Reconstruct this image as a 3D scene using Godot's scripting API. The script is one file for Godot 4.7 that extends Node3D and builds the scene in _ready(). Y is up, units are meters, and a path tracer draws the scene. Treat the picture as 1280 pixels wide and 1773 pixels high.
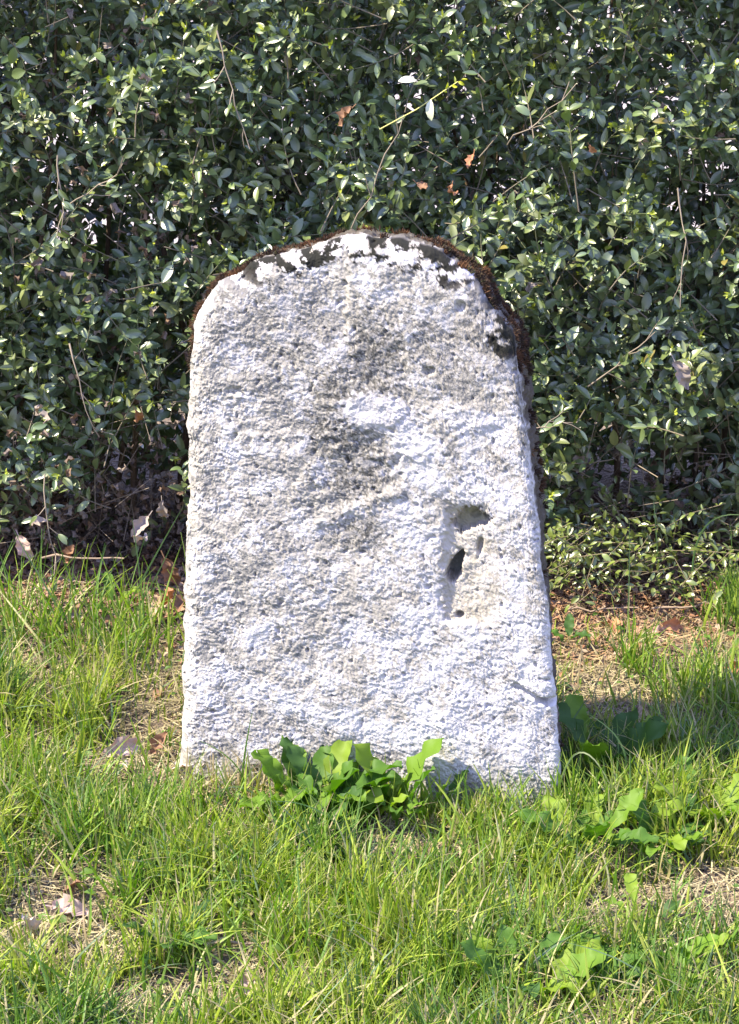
extends Node3D

var rng := RandomNumberGenerator.new()
var ground_noise := FastNoiseLite.new()
var clump_noise := FastNoiseLite.new()
var stone_base := Vector3(-0.002, 0.0, -0.023)
var stone_basis := Basis()
const STONE_DEPTH := 0.17

# ---------------------------------------------------------------- helpers
func rr(a: float, b: float) -> float:
	return rng.randf_range(a, b)

func noise(s: int, f: float, octaves := 3, kind := FastNoiseLite.TYPE_SIMPLEX_SMOOTH) -> FastNoiseLite:
	var n := FastNoiseLite.new()
	n.seed = s
	n.frequency = f
	n.noise_type = kind
	n.fractal_type = FastNoiseLite.FRACTAL_FBM if octaves > 1 else FastNoiseLite.FRACTAL_NONE
	n.fractal_octaves = octaves
	return n

func tag(o: Node3D, label: String, category: String, group := "", kind := "") -> void:
	if label: o.set_meta("label", label)
	if category: o.set_meta("category", category)
	if group: o.set_meta("group", group)
	if kind: o.set_meta("kind", kind)

func thing(called: String, at: Vector3, label: String, category: String, group := "") -> Node3D:
	var o := Node3D.new()
	o.name = called
	add_child(o, true)
	o.position = at
	tag(o, label, category, group)
	return o

func mesh_node(called: String, m: Mesh, mat: Material, parent: Node = self) -> MeshInstance3D:
	var o := MeshInstance3D.new()
	o.name = called
	o.mesh = m
	if mat: o.material_override = mat
	parent.add_child(o, true)
	return o

func scatter(called: String, m: Mesh, mat: Material, buf: PackedFloat32Array, parent: Node = self) -> MultiMeshInstance3D:
	var mm := MultiMesh.new()
	mm.transform_format = MultiMesh.TRANSFORM_3D
	mm.use_colors = true
	mm.mesh = m
	mm.instance_count = buf.size() / 16
	mm.buffer = buf
	var o := MultiMeshInstance3D.new()
	o.name = called
	o.multimesh = mm
	o.material_override = mat
	o.set_meta("kind", "stuff")
	parent.add_child(o, true)
	return o

func push(buf: PackedFloat32Array, t: Transform3D, c: Color) -> void:
	var b := t.basis
	var o := t.origin
	buf.append_array([b.x.x, b.y.x, b.z.x, o.x, b.x.y, b.y.y, b.z.y, o.y, b.x.z, b.y.z, b.z.z, o.z, c.r, c.g, c.b, 1.0])

# y along DIR, z as near to FACE as it can be
func frame(dir: Vector3, face: Vector3) -> Basis:
	var y := dir.normalized()
	var x := y.cross(face)
	if x.length() < 0.01: x = y.cross(Vector3(0.3, 0.5, 0.8))
	x = x.normalized()
	return Basis(x, y, x.cross(y))

func rand_dir() -> Vector3:
	return Vector3(rng.randfn(), rng.randfn(), rng.randfn()).normalized()

func arrays_mesh(v: PackedVector3Array, c: PackedColorArray, ix: PackedInt32Array) -> ArrayMesh:
	var a := []
	a.resize(Mesh.ARRAY_MAX)
	a[Mesh.ARRAY_VERTEX] = v
	a[Mesh.ARRAY_COLOR] = c
	a[Mesh.ARRAY_INDEX] = ix
	var st := SurfaceTool.new()
	st.create_from_arrays(a)
	st.generate_normals()
	return st.commit()

# A strip of three points across along a bent midrib; HALF gives the half width at t, FOLD lifts the edges.
func leaf_mesh(length: float, half: Callable, seg: int, fold: float, bend: float, tint_mid: float, wave := 0.0, crumple := 0.0, stalk := 0.0) -> ArrayMesh:
	var v := PackedVector3Array()
	var c := PackedColorArray()
	var ix := PackedInt32Array()
	var y := 0.0
	var z := 0.0
	var ph := rr(0, 6)
	for i in seg + 1:
		var t := float(i) / seg
		var a := bend * t
		if i > 0:
			y += cos(a) * length / seg
			z -= sin(a) * length / seg
		var w: float = half.call(t)
		var cr := Vector3(rng.randfn(), rng.randfn(), rng.randfn()) * crumple
		var mid := Vector3(0, y, z) + cr
		for s in [-1.0, -0.5, 0.0, 0.5, 1.0]:
			var lift: float = absf(s) * w * fold + sin(t * 19.0 + ph + s) * wave * absf(s)
			v.append(mid + Vector3(s * w, sin(a) * lift, cos(a) * lift) + Vector3(rng.randfn(), rng.randfn(), rng.randfn()) * crumple * 0.6)
			var k := 1.0 + (tint_mid if s == 0.0 else 0.0)
			c.append(Color(k, k, k))
	for i in seg:
		for j in 4:
			var p := i * 5 + j
			ix.append_array([p, p + 5, p + 1, p + 1, p + 5, p + 6])
	if stalk > 0.0:
		var n := v.size()
		for q in [Vector3(-0.016, -stalk, 0.004) * length, Vector3(0.016, -stalk, 0.004) * length, Vector3(-0.016, 0.05, 0) * length, Vector3(0.016, 0.05, 0) * length]:
			v.append(q)
			c.append(Color(1.3, 1.3, 1.3))
		ix.append_array([n, n + 2, n + 1, n + 1, n + 2, n + 3])
	return arrays_mesh(v, c, ix)

# A grass blade as a folded ribbon along a curve through three points.
func ribbon(p0: Vector3, p1: Vector3, p2: Vector3, width: float, seg: int, base := Color(1, 1, 1), tip := Color(1, 1, 1)) -> ArrayMesh:
	var v := PackedVector3Array()
	var c := PackedColorArray()
	var ix := PackedInt32Array()
	var across := Vector3.ZERO
	var face0 := Vector3(0.25, 0.1, 1.0)
	for i in seg + 1:
		var t := float(i) / seg
		var q := (p1 - (p0 + p2) * 0.25) * 2.0
		var p := p0 * (1 - t) * (1 - t) + q * 2.0 * t * (1 - t) + p2 * t * t
		var d := ((q - p0) * (1 - t) + (p2 - q) * t).normalized()
		across = d.cross(face0).normalized()
		var n := across.cross(d)
		var w := width * 0.5 * (0.65 + 0.6 * t if t < 0.3 else 0.83) * pow(1.0 - t, 0.6) + 0.0001
		var col := base.lerp(tip, t)
		v.append(p - across * w + n * w * 0.35)
		v.append(p)
		v.append(p + across * w + n * w * 0.35)
		c.append(col)
		c.append(col * 1.12)
		c.append(col)
	for i in seg:
		for j in 2:
			var k := i * 3 + j
			ix.append_array([k, k + 3, k + 1, k + 1, k + 3, k + 4])
	return arrays_mesh(v, c, ix)

# A grass blade one metre long and one wide, to be scaled to its own length and width.
func blade_mesh(lean: float) -> ArrayMesh:
	var v := PackedVector3Array()
	var c := PackedColorArray()
	var ix := PackedInt32Array()
	for i in 7:
		var t := i / 6.0
		var y := t - lean * 0.34 * t * t
		var z := lean * t * t
		var w := 0.5 * minf(1.0, 0.6 + t * 1.6) * pow(1.0 - t, 0.55) + 0.01
		var col := Color(1.1, 1.05, 0.8).lerp(Color(1, 1, 1), minf(1.0, t * 2.0))
		v.append_array([Vector3(-w, y, z + 0.006), Vector3(0, y, z), Vector3(w, y, z + 0.006)])
		c.append_array([col, col * 1.12, col])
	for i in 6:
		for j in 2:
			var k := i * 3 + j
			ix.append_array([k, k + 3, k + 1, k + 1, k + 3, k + 4])
	return arrays_mesh(v, c, ix)

# A round tapering tube through points.
func tube(pts: Array, r0: float, r1: float, sides := 6, bump := 0.0) -> ArrayMesh:
	var v := PackedVector3Array()
	var c := PackedColorArray()
	var ix := PackedInt32Array()
	var n := pts.size()
	for i in n:
		var d: Vector3 = (pts[mini(i + 1, n - 1)] - pts[maxi(i - 1, 0)]).normalized()
		var f := frame(d, Vector3(0.31, 0.2, 0.9))
		var r := lerpf(r0, r1, float(i) / (n - 1)) * (1.0 + rr(-bump, bump))
		for s in sides:
			var a := TAU * s / sides
			v.append(pts[i] + f.x * cos(a) * r + f.z * sin(a) * r)
			var k := rr(0.8, 1.2)
			c.append(Color(k, k, k))
	for i in n - 1:
		for s in sides:
			var a := i * sides + s
			var b := i * sides + (s + 1) % sides
			ix.append_array([a, a + sides, b, b, a + sides, b + sides])
	return arrays_mesh(v, c, ix)

func plain(called: String, rough: float, back := Color.BLACK, spec := 0.5) -> StandardMaterial3D:
	var m := StandardMaterial3D.new()
	m.resource_name = called
	m.vertex_color_use_as_albedo = true
	m.roughness = rough
	m.metallic_specular = spec
	m.cull_mode = BaseMaterial3D.CULL_DISABLED
	if back != Color.BLACK:
		m.backlight_enabled = true
		m.backlight = back
	return m

func ground_y(x: float, z: float) -> float:
	var near := smoothstep(6.0, 2.5, Vector2(x, z).length())
	return (ground_noise.get_noise_2d(x, z) * 0.03 + ground_noise.get_noise_2d(x * 5.0 + 40.0, z * 5.0) * 0.012) * near

func on_ground(x: float, z: float, up := 0.0) -> Vector3:
	return Vector3(x, ground_y(x, z) + up, z)

# how bare the lawn is: 1 where soil and straw show
func bare(x: float, z: float) -> float:
	var b := 0.0
	for e in [[-0.47, 0.31, 0.09, 0.12], [-0.40, 0.44, 0.10, 0.07], [0.57, 0.33, 0.14, 0.12], [0.42, 0.33, 0.10, 0.08], [0.64, -0.66, 0.46, 0.28], [0.37, 0.19, 0.05, 0.04], [0.56, 0.14, 0.06, 0.04], [0.47, 0.20, 0.04, 0.03], [0.50, -0.38, 0.15, 0.12], [-0.40, -0.45, 0.09, 0.36], [-0.38, -0.13, 0.12, 0.10], [-0.25, -0.02, 0.13, 0.08], [-0.6, -0.82, 0.4, 0.10], [0.02, 0.14, 0.12, 0.05], [-0.28, 0.58, 0.1, 0.06], [0.32, 0.40, 0.07, 0.05], [-0.13, 0.57, 0.07, 0.07], [-0.20, 0.50, 0.05, 0.1], [0.1, 0.17, 0.10, 0.05]]:
		var q: float = pow((x - e[0]) / e[2], 2) + pow((z - e[1]) / e[3], 2)
		b = maxf(b, smoothstep(1.5, 0.5, q))
	var n := clump_noise.get_noise_2d(x * 0.6 + 9.0, z * 0.6 - 4.0)
	b = maxf(b, smoothstep(0.14, 0.42, n) * 0.78)
	return b

func in_stone(x: float, z: float, margin := 0.0) -> bool:
	var q := stone_basis.inverse() * (Vector3(x, 0, z) - stone_base)
	return absf(q.x + 0.006) < 0.33 + margin and q.z < margin and q.z > -STONE_DEPTH - margin

# ---------------------------------------------------------------- scene
func _ready() -> void:
	rng.seed = 20240417
	ground_noise = noise(5, 1.1, 3)
	clump_noise = noise(11, 6.0, 3)
	var n := Vector3(-sin(deg_to_rad(9)) * cos(deg_to_rad(3)), sin(deg_to_rad(3)), cos(deg_to_rad(9)) * cos(deg_to_rad(3)))
	var r := Vector3(cos(deg_to_rad(9)), 0, sin(deg_to_rad(9)))
	stone_basis = Basis(r, n.cross(r), n)

	var cam := Camera3D.new()
	cam.name = "camera"
	cam.fov = 30.0
	cam.near = 0.05
	cam.far = 400.0
	cam.position = Vector3(0, 1.5, 2.9)
	cam.rotation_degrees = Vector3(-18.6, 0, 0)
	cam.current = true
	add_child(cam)

	var env := Environment.new()
	env.background_mode = Environment.BG_SKY
	var sky := Sky.new()
	var sm := ProceduralSkyMaterial.new()
	sm.sky_top_color = Color(0.49, 0.54, 0.78)
	sm.sky_horizon_color = Color(0.80, 0.80, 0.86)
	sm.sky_curve = 0.16
	sm.ground_bottom_color = Color(0.2, 0.22, 0.12)
	sm.ground_horizon_color = Color(0.6, 0.66, 0.7)
	sm.sun_angle_max = 12.0
	sky.sky_material = sm
	env.sky = sky
	env.background_energy_multiplier = 1.6
	env.tonemap_mode = Environment.TONE_MAPPER_LINEAR
	env.tonemap_exposure = 2.85
	env.sdfgi_enabled = true
	env.ssao_enabled = true
	env.ssil_enabled = true
	var we := WorldEnvironment.new()
	we.name = "world_environment"
	we.environment = env
	add_child(we)

	var sun := DirectionalLight3D.new()
	sun.name = "sun"
	sun.light_energy = 1.6
	sun.light_color = Color(1.0, 0.95, 0.86)
	sun.light_angular_distance = 0.5
	sun.shadow_enabled = true
	add_child(sun)
	sun.look_at_from_position(Vector3(-0.64, 0.80, 0.15), Vector3.ZERO, Vector3.UP)

	build_ground()
	build_stone()
	build_hedge()
	build_grass()
	build_weeds()
	build_dead_leaves()
	build_long_blades()

# ---------------------------------------------------------------- ground
func build_ground() -> void:
	var ax := PackedFloat32Array()
	var az := PackedFloat32Array()
	for i in 241:
		var t := (i - 120) / 120.0
		ax.append(signf(t) * (absf(t) * 2.0 + pow(absf(t), 9.0) * 150.0))
		az.append(signf(t) * (absf(t) * 2.0 + pow(absf(t), 9.0) * 150.0))
	var v := PackedVector3Array()
	var c := PackedColorArray()
	var ix := PackedInt32Array()
	var tone := noise(71, 9.0, 4)
	for z in az:
		for x in ax:
			v.append(Vector3(x, ground_y(x, z), z))
			var soil := Color(0.085, 0.058, 0.036).lerp(Color(0.17, 0.13, 0.085), clampf(tone.get_noise_2d(x, z) + 0.45, 0, 1))
			var lawn := Color(0.075, 0.11, 0.028)
			c.append(soil.lerp(lawn, smoothstep(2.0, 3.0, Vector2(x, z + 0.4).length())))
	for j in 240:
		for i in 240:
			var p := j * 241 + i
			ix.append_array([p, p + 1, p + 241, p + 1, p + 242, p + 241])
	var m := plain("soil", 0.95)
	var nt := NoiseTexture2D.new()
	nt.width = 512
	nt.height = 512
	nt.seamless = true
	nt.noise = noise(3, 0.03, 5)
	m.heightmap_enabled = true
	m.heightmap_texture = nt
	m.heightmap_scale = 1.0
	m.uv1_triplanar = true
	m.uv1_world_triplanar = true
	m.uv1_scale = Vector3(3, 3, 3)
	var g := mesh_node("ground", arrays_mesh(v, c, ix), m)
	tag(g, "bare brown soil under the grass and along the foot of the hedge", "ground", "", "structure")
	# a pale lane beyond the hedge, seen as bright specks between the leaves
	var st := SurfaceTool.new()
	st.begin(Mesh.PRIMITIVE_TRIANGLES)
	var pm := plain("lane", 0.9)
	for q in [Vector3(-40, 0.006, -20), Vector3(40, 0.006, -20), Vector3(40, 0.006, -5), Vector3(-40, 0.006, -20), Vector3(40, 0.006, -5), Vector3(-40, 0.006, -5)]:
		st.set_color(Color(0.28, 0.245, 0.22))
		st.add_vertex(q)
	st.generate_normals()
	var lane := mesh_node("path", st.commit(), pm)
	tag(lane, "pale gravel lane glimpsed through gaps high in the hedge", "path", "", "structure")

# ---------------------------------------------------------------- the stone
func catmull(p: PackedVector2Array, sub: int) -> PackedVector2Array:
	var o := PackedVector2Array()
	for i in p.size() - 1:
		var a := p[maxi(i - 1, 0)]
		var d := p[mini(i + 2, p.size() - 1)]
		for k in sub:
			o.append(p[i].cubic_interpolate(p[i + 1], a, d, float(k) / sub))
	o.append(p[p.size() - 1])
	return o

func resample(p: PackedVector2Array, n: int) -> PackedVector2Array:
	var total := 0.0
	for i in p.size() - 1: total += p[i].distance_to(p[i + 1])
	var o := PackedVector2Array()
	var i := 0
	var run := 0.0
	for k in n + 1:
		var want := total * k / n
		while i < p.size() - 2 and run + p[i].distance_to(p[i + 1]) < want:
			run += p[i].distance_to(p[i + 1])
			i += 1
		var l := p[i].distance_to(p[i + 1])
		o.append(p[i].lerp(p[i + 1], clampf((want - run) / maxf(l, 1e-9), 0, 1)))
	return o

func ell(x: float, y: float, cx: float, cy: float, rx: float, ry: float, deg := 0.0) -> float:
	var a := deg_to_rad(deg)
	var dx := x - cx
	var dy := y - cy
	var u := (dx * cos(a) + dy * sin(a)) / rx
	var w := (-dx * sin(a) + dy * cos(a)) / ry
	return sqrt(u * u + w * w)

func seg_dist(x: float, y: float, a: Vector2, b: Vector2) -> float:
	return Vector2(x, y).distance_to(Geometry2D.get_closest_point_to_segment(Vector2(x, y), a, b))

func build_stone() -> void:
	var root := thing("headstone", stone_base, "weathered whitish upright stone slab with rounded mossy top before the hedge", "headstone")
	root.basis = stone_basis
	var left := PackedVector2Array([Vector2(-0.336, -0.06), Vector2(-0.333, 0.033), Vector2(-0.330, 0.119), Vector2(-0.326, 0.192), Vector2(-0.321, 0.378), Vector2(-0.315, 0.479), Vector2(-0.310, 0.616), Vector2(-0.307, 0.684), Vector2(-0.304, 0.732)])
	var arc := PackedVector2Array([Vector2(-0.304, 0.732), Vector2(-0.300, 0.770), Vector2(-0.291, 0.808), Vector2(-0.275, 0.844), Vector2(-0.251, 0.872), Vector2(-0.217, 0.894), Vector2(-0.176, 0.913), Vector2(-0.135, 0.926), Vector2(-0.093, 0.940), Vector2(-0.052, 0.949), Vector2(-0.006, 0.953), Vector2(0.044, 0.950), Vector2(0.090, 0.937), Vector2(0.131, 0.916), Vector2(0.161, 0.888), Vector2(0.183, 0.854), Vector2(0.204, 0.824), Vector2(0.222, 0.797), Vector2(0.228, 0.772), Vector2(0.233, 0.735)])
	var right := PackedVector2Array([Vector2(0.326, -0.06), Vector2(0.322, 0.020), Vector2(0.320, 0.103), Vector2(0.317, 0.164), Vector2(0.310, 0.215), Vector2(0.299, 0.295), Vector2(0.289, 0.374), Vector2(0.277, 0.461), Vector2(0.265, 0.538), Vector2(0.253, 0.614), Vector2(0.242, 0.679), Vector2(0.233, 0.735)])
	var nu := 400
	var nv := 560
	var L := resample(catmull(left, 12), nv)
	var R := resample(catmull(right, 12), nv)
	var A := resample(catmull(arc, 12), nu)
	var B := resample(PackedVector2Array([left[0], right[0]]), nu)
	# the worn outline wanders a little
	var wob := noise(21, 13.0, 3)
	for i in nv + 1:
		var f := smoothstep(0, 20, i) * smoothstep(nv, nv - 20, i)
		L[i].x += wob.get_noise_1d(L[i].y) * 0.006 * f
		R[i].x += wob.get_noise_1d(R[i].y + 50) * 0.006 * f
	for i in nu + 1:
		var f := smoothstep(0, 20, i) * smoothstep(nu, nu - 20, i)
		A[i] += (A[i] - Vector2(-0.03, 0.68)).normalized() * wob.get_noise_1d(i * 0.0018 + 90) * 0.007 * f
	var rim := PackedVector2Array()
	for i in range(0, nv + 1, 14): rim.append(L[i])
	for i in range(0, nu + 1, 10): rim.append(A[i])
	for i in range(nv, -1, -14): rim.append(R[i])
	# distance to the rim on a coarse grid
	var cs := 8
	var cw := nu / cs + 1
	var ch := nv / cs + 1
	var dist := PackedFloat32Array()
	var C00 := B[0]
	var C10 := B[nu]
	var C01 := A[0]
	var C11 := A[nu]
	for j in ch:
		for i in cw:
			var u := float(i * cs) / nu
			var w := float(j * cs) / nv
			var p := B[i * cs] * (1 - w) + A[i * cs] * w + L[j * cs] * (1 - u) + R[j * cs] * u - (C00 * (1 - u) * (1 - w) + C10 * u * (1 - w) + C01 * (1 - u) * w + C11 * u * w)
			var best := 9.0
			for k in rim.size() - 1:
				best = minf(best, p.distance_squared_to(Geometry2D.get_closest_point_to_segment(p, rim[k], rim[k + 1])))
			dist.append(sqrt(best))
	var n_big := noise(31, 7.0, 3)
	var n_mid := noise(32, 34.0, 3)
	var n_pit := noise(33, 95.0, 2)
	n_pit.fractal_type = FastNoiseLite.FRACTAL_RIDGED
	var n_cell := noise(34, 70.0, 1, FastNoiseLite.TYPE_CELLULAR)
	n_cell.cellular_return_type = FastNoiseLite.RETURN_DISTANCE
	var n_fine := noise(35, 260.0, 2)
	var n_flake := noise(39, 62.0, 4)
	var n_tone := noise(36, 14.0, 4)
	var n_tone2 := noise(37, 75.0, 3)
	var n_spot := noise(38, 45.0, 2)
	var v := PackedVector3Array()
	var c := PackedColorArray()
	var ix := PackedInt32Array()
	v.resize((nu + 1) * (nv + 1))
	c.resize((nu + 1) * (nv + 1))
	var cream := Color(0.355, 0.333, 0.29)
	var gray := Color(0.14, 0.138, 0.134)
	var white := Color(0.47, 0.455, 0.45)
	var stain := Color(0.062, 0.06, 0.053)
	for j in nv + 1:
		var w := float(j) / nv
		for i in nu + 1:
			var u := float(i) / nu
			var p := B[i] * (1 - w) + A[i] * w + L[j] * (1 - u) + R[j] * u - (C00 * (1 - u) * (1 - w) + C10 * u * (1 - w) + C01 * (1 - u) * w + C11 * u * w)
			var x := p.x
			var y := p.y
			# bilinear distance to the rim
			var gi := mini(i / cs, cw - 2)
			var gj := mini(j / cs, ch - 2)
			var fu := float(i) / cs - gi
			var fv := float(j) / cs - gj
			var k := gj * cw + gi
			var e := lerpf(lerpf(dist[k], dist[k + 1], fu), lerpf(dist[k + cw], dist[k + cw + 1], fu), fv)
			var big := n_big.get_noise_2d(x, y)
			var mid := n_mid.get_noise_2d(x, y)
			# horizontal tooling in the lower half, ragged crumbs above
			var low := smoothstep(0.42, 0.22, y) * smoothstep(-0.3, 0.2, big)
			var sx := lerpf(1.0, 0.72, low)
			var sy := lerpf(1.0, 1.1, low)
			var pit := n_pit.get_noise_2d(x * sx, y * sy)
			var cell := n_cell.get_noise_2d(x * sx * 1.1, y * sy * 1.1)
			var fine := n_fine.get_noise_2d(x, y)
			var flake := n_flake.get_noise_2d(x * sx + mid * 0.016 + fine * 0.0012, y * sy + big * 0.02 + pit * 0.002)
			var crust := smoothstep(0.0, 0.07, flake)
			var rough := lerpf(0.45, 1.35, smoothstep(-0.25, 0.3, n_tone.get_noise_2d(x * 0.8 + 13, y * 0.8 - 6)))
			var h := big * 0.0045 + (mid * 0.0012 + pit * 0.0008 + cell * 0.0006 + fine * 0.0009) * rough + crust * 0.0011
			# smoother cream skin high up and in patches
			var calm := smoothstep(0.1, 0.5, n_tone.get_noise_2d(x * 0.7 + 7, y * 0.7))
			h = lerpf(h, big * 0.0045 + mid * 0.0013 + fine * 0.0006 + crust * 0.0007, calm * 0.6)
			# ledges and ridges
			var wig := mid * 0.012
			h += 0.0042 * smoothstep(0.016, 0.0, seg_dist(x, y + wig, Vector2(-0.085, 0.488), Vector2(0.05, 0.548)))
			h += 0.002 * smoothstep(0.013, 0.0, seg_dist(x, y + wig, Vector2(-0.21, 0.622), Vector2(-0.075, 0.633)))
			h += 0.004 * smoothstep(0.014, 0.0, seg_dist(x, y + wig, Vector2(0.0, 0.60), Vector2(0.09, 0.612)))
			h += 0.0045 * smoothstep(1.3, 0.7, ell(x, y, 0.0, 0.675, 0.052, 0.03) + mid * 0.5)
			h += 0.0035 * smoothstep(1.3, 0.7, ell(x, y, 0.148, 0.668, 0.045, 0.025) + mid * 0.5)
			h -= 0.004 * smoothstep(1.4, 0.5, ell(x, y, -0.02, 0.575, 0.07, 0.055, 30) + mid * 0.4)
			h -= 0.0035 * smoothstep(1.4, 0.5, ell(x, y, 0.01, 0.755, 0.05, 0.035) + mid * 0.4)
			# crease below the crown: the strip left of it lies lower
			h -= 0.0045 * smoothstep(-0.036, -0.046, x + mid * 0.008) * smoothstep(-0.13, -0.06, x) * smoothstep(0.74, 0.82, y)
			# the broken pocket with its holes
			var pocket := smoothstep(0.114, 0.130, x + mid * 0.012 + flake * 0.010) * smoothstep(0.23, 0.16, x) * smoothstep(0.322, 0.332, y + mid * 0.006) * smoothstep(0.54, 0.50, y - mid * 0.02)
			h -= (0.008 + fine * 0.0015 + pit * 0.0015) * pocket
			var h1 := ell(x, y, 0.163, 0.503, 0.034, 0.023, 24) + mid * 0.35
			h1 += fine * 0.12 + pit * 0.1
			h -= 0.026 * smoothstep(1.0, 0.78, h1 + flake * 0.3) + 0.012 * smoothstep(0.7, 0.2, ell(x, y, 0.172, 0.507, 0.022, 0.012, 24) + mid * 0.3)
			var h2 := ell(x, y, 0.139, 0.418, 0.0125, 0.030, -16) + mid * 0.3
			h2 += fine * 0.12
			h -= 0.05 * smoothstep(1.0, 0.72, h2 + flake * 0.3)
			h -= 0.025 * smoothstep(1.2, 0.4, ell(x, y, 0.148, 0.338, 0.0085, 0.007) + mid * 0.3)
			h -= 0.014 * smoothstep(1.2, 0.4, ell(x, y, 0.179, 0.458, 0.0055, 0.019, -10) + mid * 0.4)
			h -= 0.010 * smoothstep(1.2, 0.4, ell(x, y, 0.188, 0.506, 0.012, 0.006, -30) + mid * 0.4)
			h -= 0.009 * smoothstep(1.2, 0.4, ell(x, y, 0.096, 0.386, 0.006, 0.005))
			h -= 0.008 * smoothstep(1.2, 0.4, ell(x, y, -0.155, 0.279, 0.0055, 0.005))
			h -= 0.008 * smoothstep(1.2, 0.4, ell(x, y, 0.092, 0.745, 0.011, 0.008))
			h -= 0.007 * smoothstep(1.2, 0.4, ell(x, y, 0.140, 0.85, 0.009, 0.010))
			h -= 0.005 * smoothstep(1.2, 0.4, ell(x, y, -0.225, 0.70, 0.016, 0.008))
			# chipped right foot
			h -= 0.012 * smoothstep(0.008, 0.0, seg_dist(x, y, Vector2(0.245, 0.222), Vector2(0.29, 0.198)) + mid * 0.003) + 0.02 * smoothstep(0.010, 0.0, seg_dist(x, y, Vector2(0.285, 0.197), Vector2(0.33, 0.20)))
			h -= 0.006 * smoothstep(0.26, 0.30, x) * smoothstep(0.195, 0.185, y + mid * 0.01)
			# sparse deep pits
			var sp := n_spot.get_noise_2d(x, y)
			h -= 0.006 * smoothstep(0.52, 0.75, sp)
			# worn rim: broad at the top, tighter down the sides
			var bw := lerpf(0.036 if x < 0.0 else 0.018, 0.040, smoothstep(0.72, 0.86, y)) * (1.0 + 0.5 * mid)
			var q := clampf(1.0 - e / bw, 0, 1)
			h -= lerpf(0.036 if x < 0.0 else 0.011, 0.028, smoothstep(0.72, 0.86, y)) * (1.0 - sqrt(maxf(0.0, 1.0 - q * q)))
			v[j * (nu + 1) + i] = Vector3(x, y, h)
			# colour: cream to grey mottling, white crusts, dark stains and lichens, each with an edge of its own
			var t1 := n_tone.get_noise_2d(x, y)
			var t2 := n_tone2.get_noise_2d(x, y)
			var col := cream.lerp(gray, clampf(0.50 + t1 * 0.7 + t2 * 1.1 + fine * 0.7 - crust * 0.5, 0, 1))
			col = col.lerp(white, smoothstep(0.05, 0.4, n_tone.get_noise_2d(x + 5, y + 3) + t2 * 0.7 + fine * 0.5 + flake * 0.4 + 0.20 * smoothstep(0.40, 0.2, y) + 0.36 * smoothstep(-0.01, 0.07, x) * smoothstep(0.75, 0.62, y) - 0.02))
			var s := 0.0
			s = maxf(s, smoothstep(1.5, 0.2, ell(x, y, 0.005, 0.755, 0.06, 0.085) + t2 * 0.9))
			s = maxf(s, smoothstep(1.5, 0.2, ell(x, y, -0.055, 0.66, 0.06, 0.10, 8) + t2 * 0.9) * 0.9)
			s = maxf(s, smoothstep(1.4, 0.2, ell(x, y, -0.02, 0.58, 0.065, 0.06, 40) + t2 * 0.9))
			s = maxf(s, smoothstep(1.4, 0.2, ell(x, y, -0.02, 0.475, 0.06, 0.03, 15) + t2 * 0.9) * 0.8)
			s = maxf(s, smoothstep(1.4, 0.3, ell(x, y, -0.15, 0.80, 0.12, 0.09) + t2 * 1.2) * 0.35)
			s = maxf(s, smoothstep(1.4, 0.3, ell(x, y, 0.12, 0.78, 0.10, 0.08) + t2 * 1.2) * 0.4)
			col = col.lerp(stain, clampf(s * 1.5, 0, 1) * 0.95 * smoothstep(-0.55, 0.1, t2 + fine * 0.6) * (1.0 - 0.35 * crust))
			col = col.lerp(white, maxf(smoothstep(1.2, 0.8, ell(x, y, 0.0, 0.677, 0.05, 0.028) + t2 * 0.6), smoothstep(1.2, 0.7, ell(x, y, 0.07, 0.62, 0.04, 0.02, 10) + t2 * 0.6)) * 0.8)
			col = col.lerp(Color(0.37, 0.33, 0.25), pocket * 0.65)
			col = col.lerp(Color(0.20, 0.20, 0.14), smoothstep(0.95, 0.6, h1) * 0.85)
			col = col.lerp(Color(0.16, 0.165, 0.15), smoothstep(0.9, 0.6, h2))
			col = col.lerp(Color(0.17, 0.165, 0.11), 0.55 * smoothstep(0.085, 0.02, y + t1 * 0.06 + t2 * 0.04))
			# black and white lichens on the crown
			var crown := smoothstep(0.79, 0.87, y - absf(x + 0.03) * 0.18)
			if crown > 0.0 or (x > 0.15 and y > 0.70):
				var band := smoothstep(0.052, 0.02, e + t2 * 0.015)
				col = col.lerp(white * 1.25, crown * band * 0.8 * smoothstep(-0.15, 0.05, n_tone.get_noise_2d(x * 1.5 + 9, y * 1.5)))
				var bl := n_spot.get_noise_2d(x * 0.42 + 3.0, y * 0.75 + 11.0) + t2 * 0.4 + 0.15 * smoothstep(-0.06, -0.14, x) * smoothstep(-0.26, -0.2, x) + 0.1 * smoothstep(0.02, 0.005, e) + 0.3 * smoothstep(0.12, 0.18, x) * smoothstep(0.05, 0.0, e)
				var m := smoothstep(0.03, 0.17, bl + fine * 0.22 + flake * 0.25) * smoothstep(0.044, 0.034, e + t2 * 0.02) * maxf(crown, smoothstep(0.15, 0.19, x) * smoothstep(0.73, 0.78, y))
				col = col.lerp(Color(0.022, 0.02, 0.017), m)
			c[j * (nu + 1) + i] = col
	for j in nv:
		for i in nu:
			var p := j * (nu + 1) + i
			ix.append_array([p, p + nu + 1, p + 1, p + 1, p + nu + 1, p + nu + 2])
	# the sides run back from the rim, a little wider towards the back
	var ring := PackedInt32Array()
	for j in nv: ring.append(j * (nu + 1))
	for i in nu: ring.append(nv * (nu + 1) + i)
	for j in range(nv, -1, -1): ring.append(j * (nu + 1) + nu)
	var rows := 44
	var first := v.size()
	var rn := ring.size()
	var side_n := noise(41, 22.0, 4)
	var side_f := noise(42, 120.0, 2)
	var outw := PackedVector2Array()
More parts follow.
